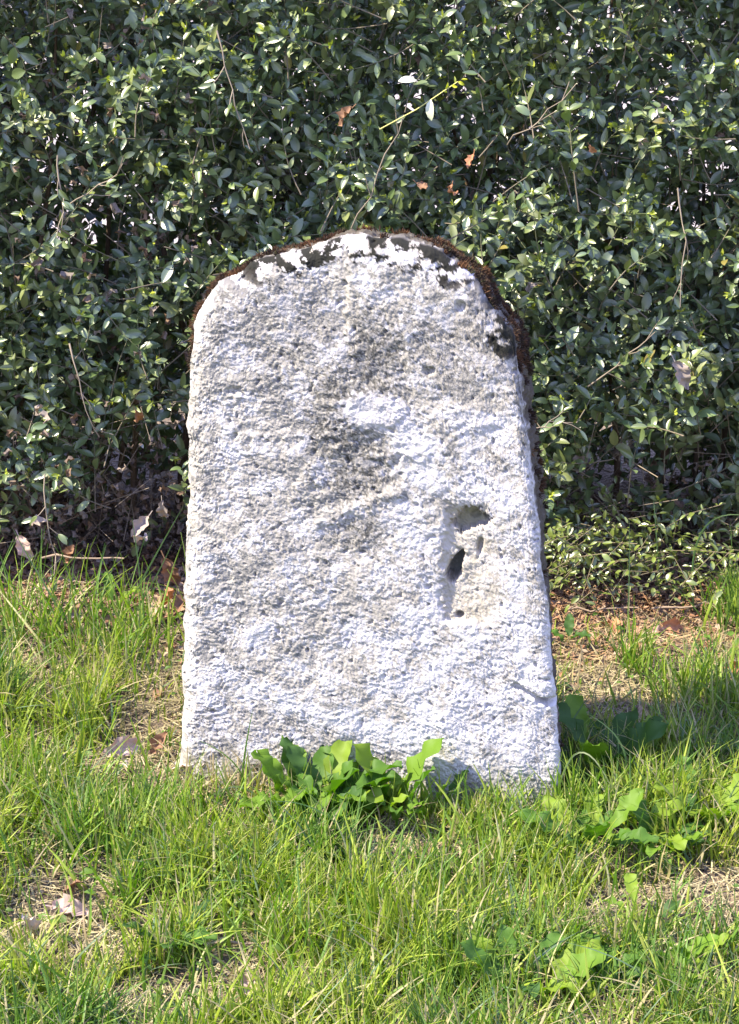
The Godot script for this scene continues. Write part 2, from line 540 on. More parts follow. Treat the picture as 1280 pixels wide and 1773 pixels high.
	for k in rn:
		var a := v[ring[maxi(k - 6, 0)]]
		var b := v[ring[mini(k + 6, rn - 1)]]
		outw.append(Vector2(-(b.y - a.y), b.x - a.x).normalized())
	for row in range(1, rows + 1):
		var t := float(row) / rows
		for k in rn:
			var p := v[ring[k]]
			var z := lerpf(p.z, -STONE_DEPTH, t)
			var side := smoothstep(0.1, 0.3, p.x) * smoothstep(0.1, 0.3, p.y)
			var fl := lerpf(0.007, lerpf(-0.012, 0.008, smoothstep(0.3, 0.6, p.y)), smoothstep(0.0, 0.2, p.x)) * sqrt(t) * (1.0 - 0.6 * absf(outw[k].y)) - 0.018 * t * t * maxf(outw[k].y, 0.0) - 0.02 * smoothstep(0.8, 1.0, t) + (side_n.get_noise_3d(p.x, p.y, z) * 0.008 + side_f.get_noise_3d(p.x, p.y, z) * 0.003) * smoothstep(0, 0.12, t)
			v.append(Vector3(p.x + outw[k].x * fl, p.y + outw[k].y * fl, z))
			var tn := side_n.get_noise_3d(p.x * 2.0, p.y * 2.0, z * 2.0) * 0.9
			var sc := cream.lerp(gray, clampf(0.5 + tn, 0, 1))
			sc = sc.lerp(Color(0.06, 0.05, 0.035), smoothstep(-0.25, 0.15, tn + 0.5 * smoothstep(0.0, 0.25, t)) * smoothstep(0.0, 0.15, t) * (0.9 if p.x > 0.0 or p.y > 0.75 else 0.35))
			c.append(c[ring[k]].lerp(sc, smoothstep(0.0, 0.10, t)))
	for row in rows:
		for k in rn - 1:
			var a := ring[k] if row == 0 else first + (row - 1) * rn + k
			var b := ring[k + 1] if row == 0 else first + (row - 1) * rn + k + 1
			var a2 := first + row * rn + k
			var b2 := a2 + 1
			ix.append_array([a, a2, b, b, a2, b2])
	var back := v.size()
	v.append(Vector3(0, 0.4, -STONE_DEPTH - 0.005))
	c.append(gray)
	for k in rn - 1:
		ix.append_array([first + (rows - 1) * rn + k, back, first + (rows - 1) * rn + k + 1])
	var m := plain("limestone", 0.95, Color.BLACK, 0.25)
	m.cull_mode = BaseMaterial3D.CULL_BACK
	var nt := NoiseTexture2D.new()
	nt.width = 512
	nt.height = 512
	nt.seamless = true
	nt.noise = noise(4, 0.05, 4)
	m.heightmap_enabled = true
	m.heightmap_texture = nt
	m.heightmap_scale = 0.12
	m.uv1_triplanar = true
	m.uv1_scale = Vector3(6, 6, 6)
	mesh_node("slab", arrays_mesh(v, c, ix), m, root)
	# moss: rust-brown tufts on the crown and down the shaded flank
	var tv := PackedVector3Array()
	var tc := PackedColorArray()
	var ti := PackedInt32Array()
	for s in 7:
		var d := Vector3(rr(-0.6, 0.6), 1.0, rr(-0.6, 0.6)).normalized()
		var xa := d.cross(rand_dir()).normalized() * 0.0007
		var b := Vector3(rr(-0.0025, 0.0025), -0.001, rr(-0.0025, 0.0025))
		var l := rr(0.005, 0.010)
		var k0 := tv.size()
		for q in [b - xa, b + xa, b + d * l * 0.6 + xa * 0.9, b + d * l * 0.6 - xa * 0.9, b + d * l]:
			tv.append(q)
			tc.append(Color(1, 1, 1) * rr(0.7, 1.3))
		ti.append_array([k0, k0 + 3, k0 + 1, k0 + 1, k0 + 3, k0 + 2, k0 + 3, k0 + 4, k0 + 2])
	var tuft := arrays_mesh(tv, tc, ti)
	var buf := PackedFloat32Array()
	var moss_n := noise(51, 14.0, 3)
	for q in 34000:
		var row := rng.randi_range(0, rows - 2)
		var k := rng.randi_range(2, rn - 3)
		var p := v[first + row * rn + k]
		var o := outw[k]
		var t := float(row) / rows
		var arcness := smoothstep(0.69, 0.76, p.y)
		var flank := smoothstep(0.1, 0.2, p.x) * smoothstep(0.40, 0.62, p.y) * smoothstep(0.03, 0.2, t) * 0.35
		var cover := maxf(arcness * smoothstep(0.0, 0.10, t + (0.06 if absf(p.x + 0.03) > 0.12 else -0.12)) * (1.0 if absf(p.x - 0.01) > 0.075 else 0.35), flank)
		var cush := moss_n.get_noise_3d(p.x * 2.2, p.y * 2.2, p.z * 2.2)
		if moss_n.get_noise_3d(p.x, p.y, p.z) * 0.6 + cush * 1.0 + 0.26 < 1.0 - cover + rr(0, 0.2): continue
		var up := Vector3(o.x, o.y, 0.25).normalized()
		var f := frame(up + rand_dir() * 0.5, rand_dir())
		var sc := rr(0.35, 0.75) + clampf(cush * 1.5, 0.0, 0.7)
		var g := moss_n.get_noise_3d(p.x * 2 + 4, p.y * 2, p.z * 2)
		var col := Color(0.13, 0.058, 0.02).lerp(Color(0.035, 0.02, 0.011), clampf(0.45 + g * 1.6 + rr(-0.3, 0.3) + 0.35 * smoothstep(0.05, 0.2, p.x), 0, 1))
		if rng.randf() < 0.08: col = Color(0.09, 0.085, 0.03)
		push(buf, Transform3D(f.scaled_local(Vector3(sc, sc, sc)), p), col)
	scatter("moss", tuft, plain("moss", 0.9, Color(0.4, 0.4, 0.4)), buf, root)

# ---------------------------------------------------------------- the hedge
var front_noise := FastNoiseLite.new()
var gap_noise := FastNoiseLite.new()

func hedge_front(x: float, y: float) -> float:
	return -0.96 + front_noise.get_noise_2d(x, y) * 0.13 - 0.16 * smoothstep(0.30, 0.05, y) - 0.04 * maxf(0.0, y - 0.7)

func hedge_gap(x: float, y: float) -> float:
	var g := 0.0
	for e in [[-0.566, 0.80, 0.17, 0.07], [0.63, 0.30, 0.22, 0.085], [0.42, 0.62, 0.09, 0.05], [-0.52, 0.34, 0.16, 0.07], [-0.40, 0.55, 0.05, 0.10], [-0.72, 0.16, 0.28, 0.10], [-0.42, 0.20, 0.15, 0.12], [0.55, 0.08, 0.3, 0.07], [-0.15, 0.95, 0.08, 0.05], [0.28, 0.93, 0.09, 0.06], [0.68, 0.85, 0.08, 0.06]]:
		g = maxf(g, smoothstep(1.4, 0.7, ell(x, y, e[0], e[1], e[2], e[3]) + front_noise.get_noise_2d(x * 5.0, y * 5.0) * 0.9))
	return maxf(g, smoothstep(0.14, 0.36, gap_noise.get_noise_2d(x, y)))

func build_hedge() -> void:
	front_noise = noise(61, 3.0, 3)
	gap_noise = noise(62, 6.5, 2)
	var root := thing("privet_hedge", Vector3(0, 0, -1.1), "clipped dark evergreen hedge of small oval leaves behind the stone", "hedge")
	var off := root.position
	var half := func(t): return 0.0062 * pow(sin(PI * pow(clampf(t, 0.0, 1.0), 0.85)), 0.8) + 0.0004
	var half_wide := func(t): return 0.0078 * pow(sin(PI * pow(clampf(t, 0.0, 1.0), 0.95)), 0.7) + 0.0004
	var meshes := [leaf_mesh(0.036, half, 5, 0.28, 0.5, 0.25), leaf_mesh(0.036, half_wide, 5, 0.18, 0.8, 0.25), leaf_mesh(0.036, half, 5, 0.45, -0.2, 0.25), leaf_mesh(0.036, half_wide, 5, 0.3, 0.3, 0.25)]
	var leaf_mat := plain("hedge_leaf", 0.36, Color(0.5, 0.58, 0.25), 0.75)
	var twig_mat := plain("twig_bark", 0.85)
	var dry_mat := plain("dry_leaf", 0.85, Color(0.5, 0.45, 0.4))
	var bufs := [PackedFloat32Array(), PackedFloat32Array(), PackedFloat32Array(), PackedFloat32Array()]
	var twigs := PackedFloat32Array()
	var stick := tube([Vector3.ZERO, Vector3(0, 0.5, 0), Vector3(0, 1, 0)], 1.0, 0.8, 5)
	var best := []          # [score, mesh number, transform, colour]
	var dark := [Color(0.108, 0.156, 0.056), Color(0.135, 0.178, 0.060), Color(0.104, 0.148, 0.076), Color(0.175, 0.205, 0.070)]
	var eye := Vector3(0, 1.5, 2.9)
	for sidx in 19000:
		var x := rr(-2.2, 2.0)
		var y := rr(0.04, 1.72)
		if absf(x) > 1.05 and rng.randf() < 0.45: continue
		var d := absf(rng.randfn()) * 0.11 if rng.randf() < 0.5 else rr(0.1, 0.8)
		var gap := hedge_gap(x, y)
		if d < 0.7 and rng.randf() < gap * 1.1: continue
		if y < 0.22 and d < 0.5 and rng.randf() < 0.35: continue
		# thin where light comes through, high on the right
		if x > 0.0 and y > 0.85 and d > 0.14 and rng.randf() < 0.22 * smoothstep(0.0, 0.2, x) * smoothstep(0.85, 1.05, y): continue
		var zf := hedge_front(x, y)
		var end := Vector3(x, y, zf - d)
		var length := rr(0.10, 0.26)
		var dir := Vector3(rng.randfn() * 0.5, 0.55 + rng.randfn() * 0.45, 0.55 + rng.randfn() * 0.35).normalized()
		if y < 0.2: dir = Vector3(rng.randfn() * 0.6, 0.25 + rng.randfn() * 0.3, 0.8).normalized()
		var start := end - dir * length
		if start.y < 0.0: start.y = 0.01
		var bow := rand_dir() * length * 0.12
		var tone: Color = dark[rng.randi() % 4]
		tone = tone.lerp(Color(0.10, 0.14, 0.045), pow(rng.randf(), 4.0))
		var prev := start
		var nodes := int(length / 0.024)
		var spin := rr(0, PI)
		var young := rng.randf() < (0.6 if d < 0.15 else 0.06)
		for k in range(1, nodes + 1):
			var t := float(k) / nodes
			var p := start.lerp(end, t) + bow * sin(t * PI)
			var sd := p - prev
			if sd.length() < 0.002: continue
			var fb := frame(sd, Vector3(0.3, 0.2, 1))
			var rad := lerpf(0.0018, 0.0008, t)
			var bark := Color(0.16, 0.13, 0.09).lerp(Color(0.10, 0.13, 0.05), t * t)
			push(twigs, Transform3D(Basis(fb.x * rad, sd, fb.z * rad), prev - off), bark)
			prev = p
			if t < 0.25 and rng.randf() < 0.8: continue
			var ax := frame(sd, Vector3(0.2, 0.9, 0.4))
			spin += PI * 0.5 + rr(-0.3, 0.3)
			for s in [0.0, PI]:
				if rng.randf() < 0.12: continue
				var side: Vector3 = ax.x * cos(spin + s) + ax.z * sin(spin + s)
				var ld: Vector3 = (sd.normalized() * 0.65 + side + Vector3(0, 0.05, 0.12) + rand_dir() * 0.25).normalized()
				var face := (Vector3(-0.15, 0.62, 0.70) + sd.normalized() * 0.4 + rand_dir() * 0.6).normalized()
				var lb := frame(ld, face)
				var sz := rr(0.62, 1.25) * (1.0 if t < 0.85 else 0.8)
				var col := tone * rr(0.75, 1.3)
				if t > 0.8: col = col.lerp(Color(0.07, 0.13, 0.035), rr(0, 0.5))
				if rng.randf() < 0.012: col = Color(0.2, 0.17, 0.04)
				var mi := rng.randi() % 4
				var tr := Transform3D(lb.scaled_local(Vector3(sz * rr(0.85, 1.15), sz, sz)), p - off)
				var score := -1.0
				if d < 0.1 and absf(p.x) < 0.76 and p.y > 0.05 and p.y < 1.25 and not (absf(p.x + 0.03) < 0.3 and p.y < 0.7):
					score = sz * absf(lb.z.dot((eye - p).normalized())) + (p.z - zf) * 4.0
				if score > 0.75: best.append([score, mi, tr, col])
				else: push(bufs[mi], tr, col)
		if young:
			for q in rng.randi_range(3, 6):
				var ld := (dir + rand_dir() * 0.8).normalized()
				var sz := rr(0.22, 0.5)
				push(bufs[q % 4], Transform3D(frame(ld, rand_dir()).scaled_local(Vector3(sz, sz, sz)), end + dir * rr(0.0, 0.012) - off), Color(0.33, 0.38, 0.04) * rr(0.7, 1.2))
	# the far side of the hedge, close and dark
	for q in 26000:
		var x := rr(-1.9, 1.9)
		var y := rr(0.05, 1.7)
		if x > 0.05 and y > 0.95 and rng.randf() < 0.6: continue
		if x < -0.05 and y > 1.05 and rng.randf() < 0.2: continue
		if hedge_gap(x, y) > 0.6 and y < 0.5 and rng.randf() < 0.5: continue
		var sz := rr(1.0, 1.7)
		push(bufs[q % 4], Transform3D(frame(rand_dir(), Vector3(0, 0.4, 1) + rand_dir() * 0.7).scaled_local(Vector3(sz, sz, sz)), Vector3(x, y, rr(-1.95, -1.6)) - off), dark[q % 3] * rr(0.6, 1.1))
	# the sprawling yellowish shoots along the right foot
	for sidx in 260:
		var x := 0.35 + absf(rng.randfn()) * 0.28
		var p := Vector3(x, rr(0.05, 0.2), -0.96 + rng.randfn() * 0.08)
		var dir := Vector3(rr(-1, 1), rr(-0.2, 0.9), rr(-0.4, 0.9)).normalized()
		var fb := frame(dir, Vector3(0.1, 0.3, 1))
		push(twigs, Transform3D(Basis(fb.x * 0.001, dir * 0.09, fb.z * 0.001), p - dir * 0.09 - off), Color(0.17, 0.14, 0.08))
		for q in 6:
			var sz := rr(0.3, 0.75)
			push(bufs[q % 4], Transform3D(frame(dir + rand_dir(), Vector3(0, 1, 0.4) + rand_dir() * 0.5).scaled_local(Vector3(sz, sz, sz)), p - dir * 0.018 * q - off), Color(0.13, 0.17, 0.03) * rr(0.6, 1.3))
	best.sort_custom(func(a, b): return a[0] > b[0])
	var leaf_mats := {}
	for q in best.size():
		var e = best[q]
		if q < 290:
			var key := int(clampf(e[3].g * 100.0, 2, 16))
			if not leaf_mats.has(key):
				var m: StandardMaterial3D = leaf_mat.duplicate()
				m.albedo_color = e[3].linear_to_srgb()
				leaf_mats[key] = m
			var o := mesh_node("leaf", meshes[e[1]], leaf_mats[key], root)
			o.transform = e[2]
		else:
			push(bufs[e[1]], e[2], e[3])
	for q in 4:
		scatter("foliage", meshes[q], leaf_mat, bufs[q], root)
	# woody stems inside
	for q in 40:
		var x := -1.5 + 3.0 * q / 40.0 + rr(-0.03, 0.03)
		var z := rr(-1.6, -1.22)
		var pts := [Vector3(x, -0.02, z) - off]
		var lean := Vector3(rr(-0.25, 0.25), 0, rr(-0.15, 0.05))
		for k in range(1, 7):
			pts.append(Vector3(x, k * rr(0.18, 0.24), z) - off + lean * k * 0.2 + rand_dir() * 0.02)
		var o := mesh_node("stem", tube(pts, rr(0.006, 0.012), 0.003, 7, 0.15), twig_mat.duplicate(), root)
		o.material_override.albedo_color = Color(0.40, 0.33, 0.25) * rr(0.7, 1.1)
	# bare thin branches inside and low down
	for q in 1000:
		var low := rng.randf() < 0.5
		var p := Vector3(rr(-1.2, 1.2), rr(0.03, 0.45) if low else rr(0.1, 1.4), rr(-1.35, -1.0))
		var dir := Vector3(rng.randfn() * 0.6, rng.randfn() * 0.5 + 0.3, rng.randfn() * 0.5 + 0.2).normalized() * rr(0.05, 0.15)
		var fb := frame(dir, Vector3(0.1, 0.3, 1))
		var rad := rr(0.0006, 0.0013)
		push(twigs, Transform3D(Basis(fb.x * rad, dir, fb.z * rad), p - off), Color(0.20, 0.16, 0.11) * rr(0.6, 1.4))
	scatter("brushwood", stick, twig_mat, twigs, root)
	# dry brown leaves caught among the stems
	var curl := [leaf_mesh(0.035, half_wide, 5, 0.9, 2.6, 0.1, 0.004, 0.0022), leaf_mesh(0.035, half, 5, 0.9, -1.9, 0.1, 0.003, 0.0012)]
	var dry := PackedFloat32Array()
	for q in 2900:
		var x := rr(-1.3, 1.3) if q < 2000 else rr(-0.9, -0.3)
		var y := absf(rng.randfn()) * 0.16 + 0.02
		if x > 0: y *= 0.6
		if q >= 2000: y = 0.03 + absf(rng.randfn()) * 0.13
		if rng.randf() < 0.25: y = rr(0.2, 1.3)
		var p := Vector3(x, y, rr(-1.5, hedge_front(x, y) - 0.03) if q < 2000 else hedge_front(x, y) + rr(-0.25, 0.02))
		var sz := rr(0.45, 0.95)
		push(dry, Transform3D(frame(rand_dir(), rand_dir()).scaled_local(Vector3(sz, sz, sz)), p - off), Color(0.16, 0.10, 0.06).lerp(Color(0.26, 0.22, 0.18), rng.randf()) * rr(0.5, 1.2))
	scatter("withered_foliage", curl[0], dry_mat, dry, root)
	# branches and shoots that stand out one by one
	var bark := twig_mat.duplicate()
	bark.albedo_color = Color(0.55, 0.50, 0.43)
	for b in [[Vector3(-0.04, 0.80, -0.93), Vector3(0.02, 0.93, -0.88), Vector3(0.068, 1.05, -0.86)], [Vector3(0.334, 0.408, -0.88), Vector3(0.37, 0.425, -0.87), Vector3(0.417, 0.421, -0.9)], [Vector3(-0.62, 0.96, -0.9), Vector3(-0.605, 0.90, -0.89), Vector3(-0.61, 0.82, -0.9)], [Vector3(-0.60, 0.86, -0.93), Vector3(-0.54, 0.90, -0.89), Vector3(-0.48, 0.95, -0.87)], [Vector3(0.27, 0.98, -0.95), Vector3(0.33, 1.03, -0.9), Vector3(0.40, 1.10, -0.87)], [Vector3(0.46, 0.48, -0.95), Vector3(0.53, 0.56, -0.89), Vector3(0.58, 0.62, -0.86)], [Vector3(-0.62, 0.58, -0.92), Vector3(-0.585, 0.48, -0.88), Vector3(-0.56, 0.38, -0.9)], [Vector3(0.62, 0.9, -0.93), Vector3(0.64, 0.8, -0.9), Vector3(0.63, 0.66, -0.9)], [Vector3(-0.3, 1.2, -0.92), Vector3(-0.27, 1.1, -0.9), Vector3(-0.24, 0.98, -0.9)], [Vector3(-0.68, 0.30, -0.9), Vector3(-0.67, 0.2, -0.88), Vector3(-0.66, 0.1, -0.87)]]:
		var pts := []
		for k in 7:
			var t := k / 6.0
			pts.append((b[0] as Vector3).lerp(b[1], t).lerp((b[1] as Vector3).lerp(b[2], t), t) - off + rand_dir() * 0.006)
		var br := mesh_node("branch", tube(pts, 0.0017, 0.0009, 6, 0.25), bark, root)
		for k in [2, 3, 5]:
			var d: Vector3 = (pts[k + 1] - pts[k - 1]).normalized()
			var sd := (d + rand_dir() * 0.7 + Vector3(0, 0.1, 0.1)).normalized() * rr(0.025, 0.06)
			mesh_node("side_twig", tube([pts[k], pts[k] + sd * 0.5 + rand_dir() * 0.003, pts[k] + sd], 0.0011, 0.0007, 5), bark, br)
			for q in 3:
				var lf := mesh_node("leaf", meshes[q], leaf_mats.values()[(q + k) % leaf_mats.size()], br)
				var z := rr(0.5, 0.9)
				lf.transform = Transform3D(frame(sd.normalized() + rand_dir() * 0.8, Vector3(-0.2, 0.6, 0.7) + rand_dir() * 0.5).scaled_local(Vector3(z, z, z)), pts[k] + sd * rr(0.6, 1.0))
	# the pale new shoot that catches the sun above the stone
	var sh := mesh_node("young_shoot", tube([Vector3(0.02, 1.02, -0.86) - off, Vector3(0.09, 1.06, -0.84) - off, Vector3(0.169, 1.114, -0.83) - off], 0.0013, 0.0009, 6), plain("shoot", 0.6), root)
	sh.material_override.albedo_color = Color(0.80, 0.78, 0.45)
	sh.set_meta("label", "pale young shoot with bright leaves above the stone")
	var pale: StandardMaterial3D = leaf_mat.duplicate()
	pale.albedo_color = Color(0.80, 0.82, 0.70)
	var tipm: StandardMaterial3D = leaf_mat.duplicate()
	tipm.albedo_color = Color(0.72, 0.74, 0.12)
	for e in [[Vector3(0.118, 1.08, -0.835), Vector3(-0.25, -1, 0.5), 1.15], [Vector3(0.055, 1.115, -0.83), Vector3(0.9, 0.35, 0.3), 1.0]]:
		var l := mesh_node("leaf", meshes[1], pale, sh)
		l.transform = Transform3D(frame(e[1], Vector3(-0.6, 0.75, 0.8)).scaled_local(Vector3(e[2], e[2], e[2])), e[0] - off)
	for q in 7:
		var l := mesh_node("leaf", meshes[q % 4], tipm, sh)
		var s := rr(0.22, 0.42)
		l.transform = Transform3D(frame(Vector3(0.7, 0.6, 0.2) + rand_dir() * 0.9, rand_dir()).scaled_local(Vector3(s, s, s)), Vector3(0.14 + 0.006 * q, 1.097 + 0.0035 * q, -0.832) - off)

# ---------------------------------------------------------------- lawn
func build_grass() -> void:
	var mats := plain("grass_blade", 0.5, Color(0.75, 0.9, 0.3), 0.4)
	var straw := plain("straw", 0.8, Color(0.5, 0.5, 0.4))
	var blades := []
	for k in 4:
		var lean: float = [0.12, 0.3, 0.55, 0.85][k]
		blades.append(blade_mesh(lean))
	# blade meshes are one metre long and one wide: each copy is scaled to its own length and width
	var bufs := [PackedFloat32Array(), PackedFloat32Array(), PackedFloat32Array(), PackedFloat32Array()]
	var tone := noise(81, 3.0, 2)
	for q in 235000:
		var x := rr(-1.7, 1.7)
		var z := rr(-1.0, 1.35)
		var far_side := absf(x) > 0.95
		if far_side and rng.randf() < 0.5: continue
		var b := bare(x, z)
		if rng.randf() < b * 0.88: continue
		if in_stone(x, z, -0.004): continue
		if x < -0.3 and z < -0.55 and rng.randf() < 0.93 * smoothstep(-0.42, -0.68, z): continue
		if z < -0.78 and rng.randf() < smoothstep(-0.76, -0.92, z): continue
		var cl := clump_noise.get_noise_2d(x, z)
		if rng.randf() > 0.72 + cl * 0.8: continue
		var length := rr(0.035, 0.105) * (1.0 + cl * 0.8) + (0.04 if rng.randf() < 0.12 else 0.0)
		if x < -0.36 and z < -0.3 and z > -0.6: length *= 1.2
		if x > 0.3 and z < -0.25: length *= 0.85
		if in_stone(x, z, 0.12) and z > -0.12: length *= 0.66
		length *= 1.0 - 0.5 * b
		var wide := rr(0.0022, 0.0066)
		var k := rng.randi() % 4
		var a := rr(0, TAU)
		var up := Vector3(rng.randfn() * 0.22, 1, rng.randfn() * 0.22).normalized()
		var f := frame(up, Vector3(cos(a), 0, sin(a)))
		var tn := tone.get_noise_2d(x, z)
		var col := Color(0.27, 0.34, 0.034).lerp(Color(0.115, 0.215, 0.035), clampf(0.40 + tn * 2.0 + rng.randfn() * 0.3, 0, 1))
		var u := rng.randf()
		if u < 0.10: col = Color(0.32, 0.37, 0.06)
		elif u < 0.17: col = Color(0.13, 0.20, 0.10)
		elif u < 0.34 + b * 0.3: col = Color(0.42, 0.36, 0.19)
		push(bufs[k], Transform3D(Basis(f.x * wide, f.y * length, f.z * length), on_ground(x, z, -0.004)), col * rr(0.8, 1.2))
	# taller loose tufts: at the hedge foot on the left, at the stone's corners, at the right edge
	for e in [[-0.62, -0.74, 0.16, 0.05, 170, 0.10, 0.25], [-0.80, -0.66, 0.12, 0.10, 150, 0.09, 0.2], [-0.48, -0.66, 0.05, 0.10, 110, 0.08, 0.17], [0.80, -0.84, 0.05, 0.05, 320, 0.07, 0.15], [0.62, -0.45, 0.05, 0.05, 160, 0.07, 0.15], [0.74, -0.35, 0.08, 0.06, 260, 0.07, 0.15], [0.53, -0.60, 0.02, 0.03, 60, 0.08, 0.16], [0.37, 0.06, 0.06, 0.04, 170, 0.07, 0.14], [0.24, 0.04, 0.07, 0.02, 60, 0.06, 0.12], [0.46, 0.0, 0.09, 0.06, 200, 0.07, 0.13], [-0.2, 0.3, 0.12, 0.08, 260, 0.08, 0.15], [0.0, 0.45, 0.14, 0.08, 300, 0.08, 0.15], [0.2, 0.25, 0.1, 0.08, 160, 0.08, 0.15], [-0.36, 0.12, 0.08, 0.08, 200, 0.08, 0.14], [-0.6, 0.0, 0.1, 0.15, 260, 0.08, 0.15], [0.1, 0.66, 0.2, 0.06, 260, 0.07, 0.13], [-0.02, 0.04, 0.13, 0.015, 120, 0.06, 0.12]]:
		for q in e[4]:
			var x: float = e[0] + rng.randfn() * e[2]
			var z: float = e[1] + rng.randfn() * e[3]
			if in_stone(x, z, 0.002) or z < -0.93: continue
			var f := frame(Vector3(rng.randfn() * 0.25, 1, rng.randfn() * 0.22), rand_dir() * Vector3(1, 0, 1) + Vector3(0.01, 0, 0))
			var length := rr(e[5], e[6])
			var wide := rr(0.0028, 0.0066)
			var col := Color(0.28, 0.36, 0.04).lerp(Color(0.13, 0.24, 0.05), rng.randf())
			if rng.randf() < 0.14: col = Color(0.44, 0.42, 0.2)
			push(bufs[rng.randi() % 3], Transform3D(Basis(f.x * wide, f.y * length, f.z * length), on_ground(x, z, -0.004)), col * rr(0.85, 1.2))
	# dry stems at the stone's lower left corner and strewn through the lawn
	for q in 900:
		var x := rr(-0.9, 0.9)
		var z := rr(-0.6, 1.0)
		if q < 110:
			x = -0.25 + rng.randfn() * 0.06
			z = -0.03 + rng.randfn() * 0.02
		if in_stone(x, z, 0.003): continue
		var f := frame(Vector3(rng.randfn() * 0.5, 1, rng.randfn() * 0.4), rand_dir() * Vector3(1, 0, 1) + Vector3(0.01, 0, 0))
		var length := rr(0.05, 0.11)
		var wide := rr(0.002, 0.005)
		push(bufs[rng.randi() % 4], Transform3D(Basis(f.x * wide, f.y * length, f.z * length), on_ground(x, z, -0.003)), Color(0.46, 0.39, 0.24).lerp(Color(0.34, 0.26, 0.15), rng.randf()))
	for k in 4:
		var g := scatter("grass", blades[k], mats, bufs[k])
		tag(g, ["short upright green grass of the lawn", "leaning green grass of the lawn", "bent green grass of the lawn", "drooping green grass of the lawn"][k], "grass", "", "stuff")
	# straw and cut grass lying between the blades
	var th := PackedFloat32Array()
	for q in 90000:
		var x := rr(-1.5, 1.5)
		var z := rr(-1.1, 1.3)
		if in_stone(x, z): continue
		var b := bare(x, z)
		if rng.randf() > 0.35 + b: continue
		var a := rr(0, TAU)
		var length := rr(0.015, 0.06)
		var f := frame(Vector3(cos(a), rng.randfn() * 0.16, sin(a)), Vector3(rr(-0.4, 0.4), 1, rr(-0.4, 0.4)))
		var wide := rr(0.0012, 0.003)
		var col := Color(0.44, 0.38, 0.22).lerp(Color(0.22, 0.18, 0.09), rng.randf())
		if z < -0.62 and x > 0: col = col.lerp(Color(0.36, 0.17, 0.08), rr(0, 0.8))
		push(th, Transform3D(Basis(f.x * wide, f.y * length, f.z * length * 0.35), on_ground(x, z, rr(0.001, 0.012))), col * rr(0.7, 1.3))
	var s := scatter("straw", blades[1], straw, th)
	tag(s, "pale dry straw lying on the soil between the grass", "straw", "", "stuff")
	# brown leaf litter and bark crumbs at the foot of the hedge
	var chip := leaf_mesh(0.02, func(t): return 0.005 * sin(PI * clampf(t, 0.02, 0.98)) + 0.0004, 4, 0.5, 0.9, 0.0, 0.001, 0.0012)
	var lit := PackedFloat32Array()
	for q in 14000:
		var x := rr(-1.4, 1.4)
		var z := -1.0 + rng.randfn() * 0.17
		if in_stone(x, z) or z > -0.45: continue
		if x < 0 and z > -0.85 and rng.randf() < 0.3: continue
		var sz := rr(0.5, 1.5)
		var col := Color(0.30, 0.14, 0.07).lerp(Color(0.36, 0.26, 0.18), rng.randf())
		push(lit, Transform3D(frame(Vector3(rng.randfn(), rng.randfn() * 0.25, rng.randfn()), Vector3(0, 1, 0) + rand_dir() * 0.5).scaled_local(Vector3(sz, sz, sz)), on_ground(x, z, rr(0.001, 0.012))), col * rr(0.5, 1.2))
	var l := scatter("leaf_litter", chip, straw, lit)
	tag(l, "brown leaf litter strewn along the foot of the hedge", "leaf litter", "", "stuff")
	# crumbs of soil on the bare patches
	var crumb := leaf_mesh(0.008, func(t): return 0.004 * sin(PI * clampf(t, 0.05, 0.95)), 3, 0.9, 1.6, 0.0, 0.0, 0.0012)
	var cr := PackedFloat32Array()
	for q in 16000:
		var x := rr(-1.2, 1.2)
		var z := rr(-1.0, 1.2)
		if in_stone(x, z) or rng.randf() > bare(x, z) + 0.05: continue
		var sz := rr(0.4, 1.6)
		push(cr, Transform3D(frame(rand_dir(), rand_dir()).scaled_local(Vector3(sz, sz, sz)), on_ground(x, z, rr(0.0, 0.004))), Color(0.17, 0.12, 0.075).lerp(Color(0.30, 0.24, 0.16), rng.randf()))
	var crumbs := scatter("soil_crumbs", crumb, straw, cr)
	tag(crumbs, "loose crumbs of soil on the bare patches of the lawn", "soil", "", "stuff")
	var tiny := PackedFloat32Array()
	for q in 2600:
		var x := rr(-1.3, 1.3)
		var z := rr(-0.9, 1.2)
		if in_stone(x, z, 0.01): continue
		if clump_noise.get_noise_2d(x * 0.8 - 20, z * 0.8) < 0.02: continue
		var sz := rr(0.5, 1.3)
		push(tiny, Transform3D(frame(Vector3(rng.randfn(), rr(0.1, 0.9), rng.randfn()), Vector3(0, 1, 0.3)).scaled_local(Vector3(sz, sz, sz)), on_ground(x, z, rr(0.005, 0.03))), Color(0.10, 0.18, 0.03) * rr(0.6, 1.4))
	var cw := leaf_mesh(0.02, func(t): return 0.0062 * sin(PI * clampf(pow(t, 1.4), 0.02, 0.98)) + 0.0004, 5, 0.3, 0.6, 0.15, 0.0005)
	var w := scatter("ground_cover", cw, mats, tiny)
	tag(w, "small green weed leaves mixed into the grass", "ground cover", "", "stuff")

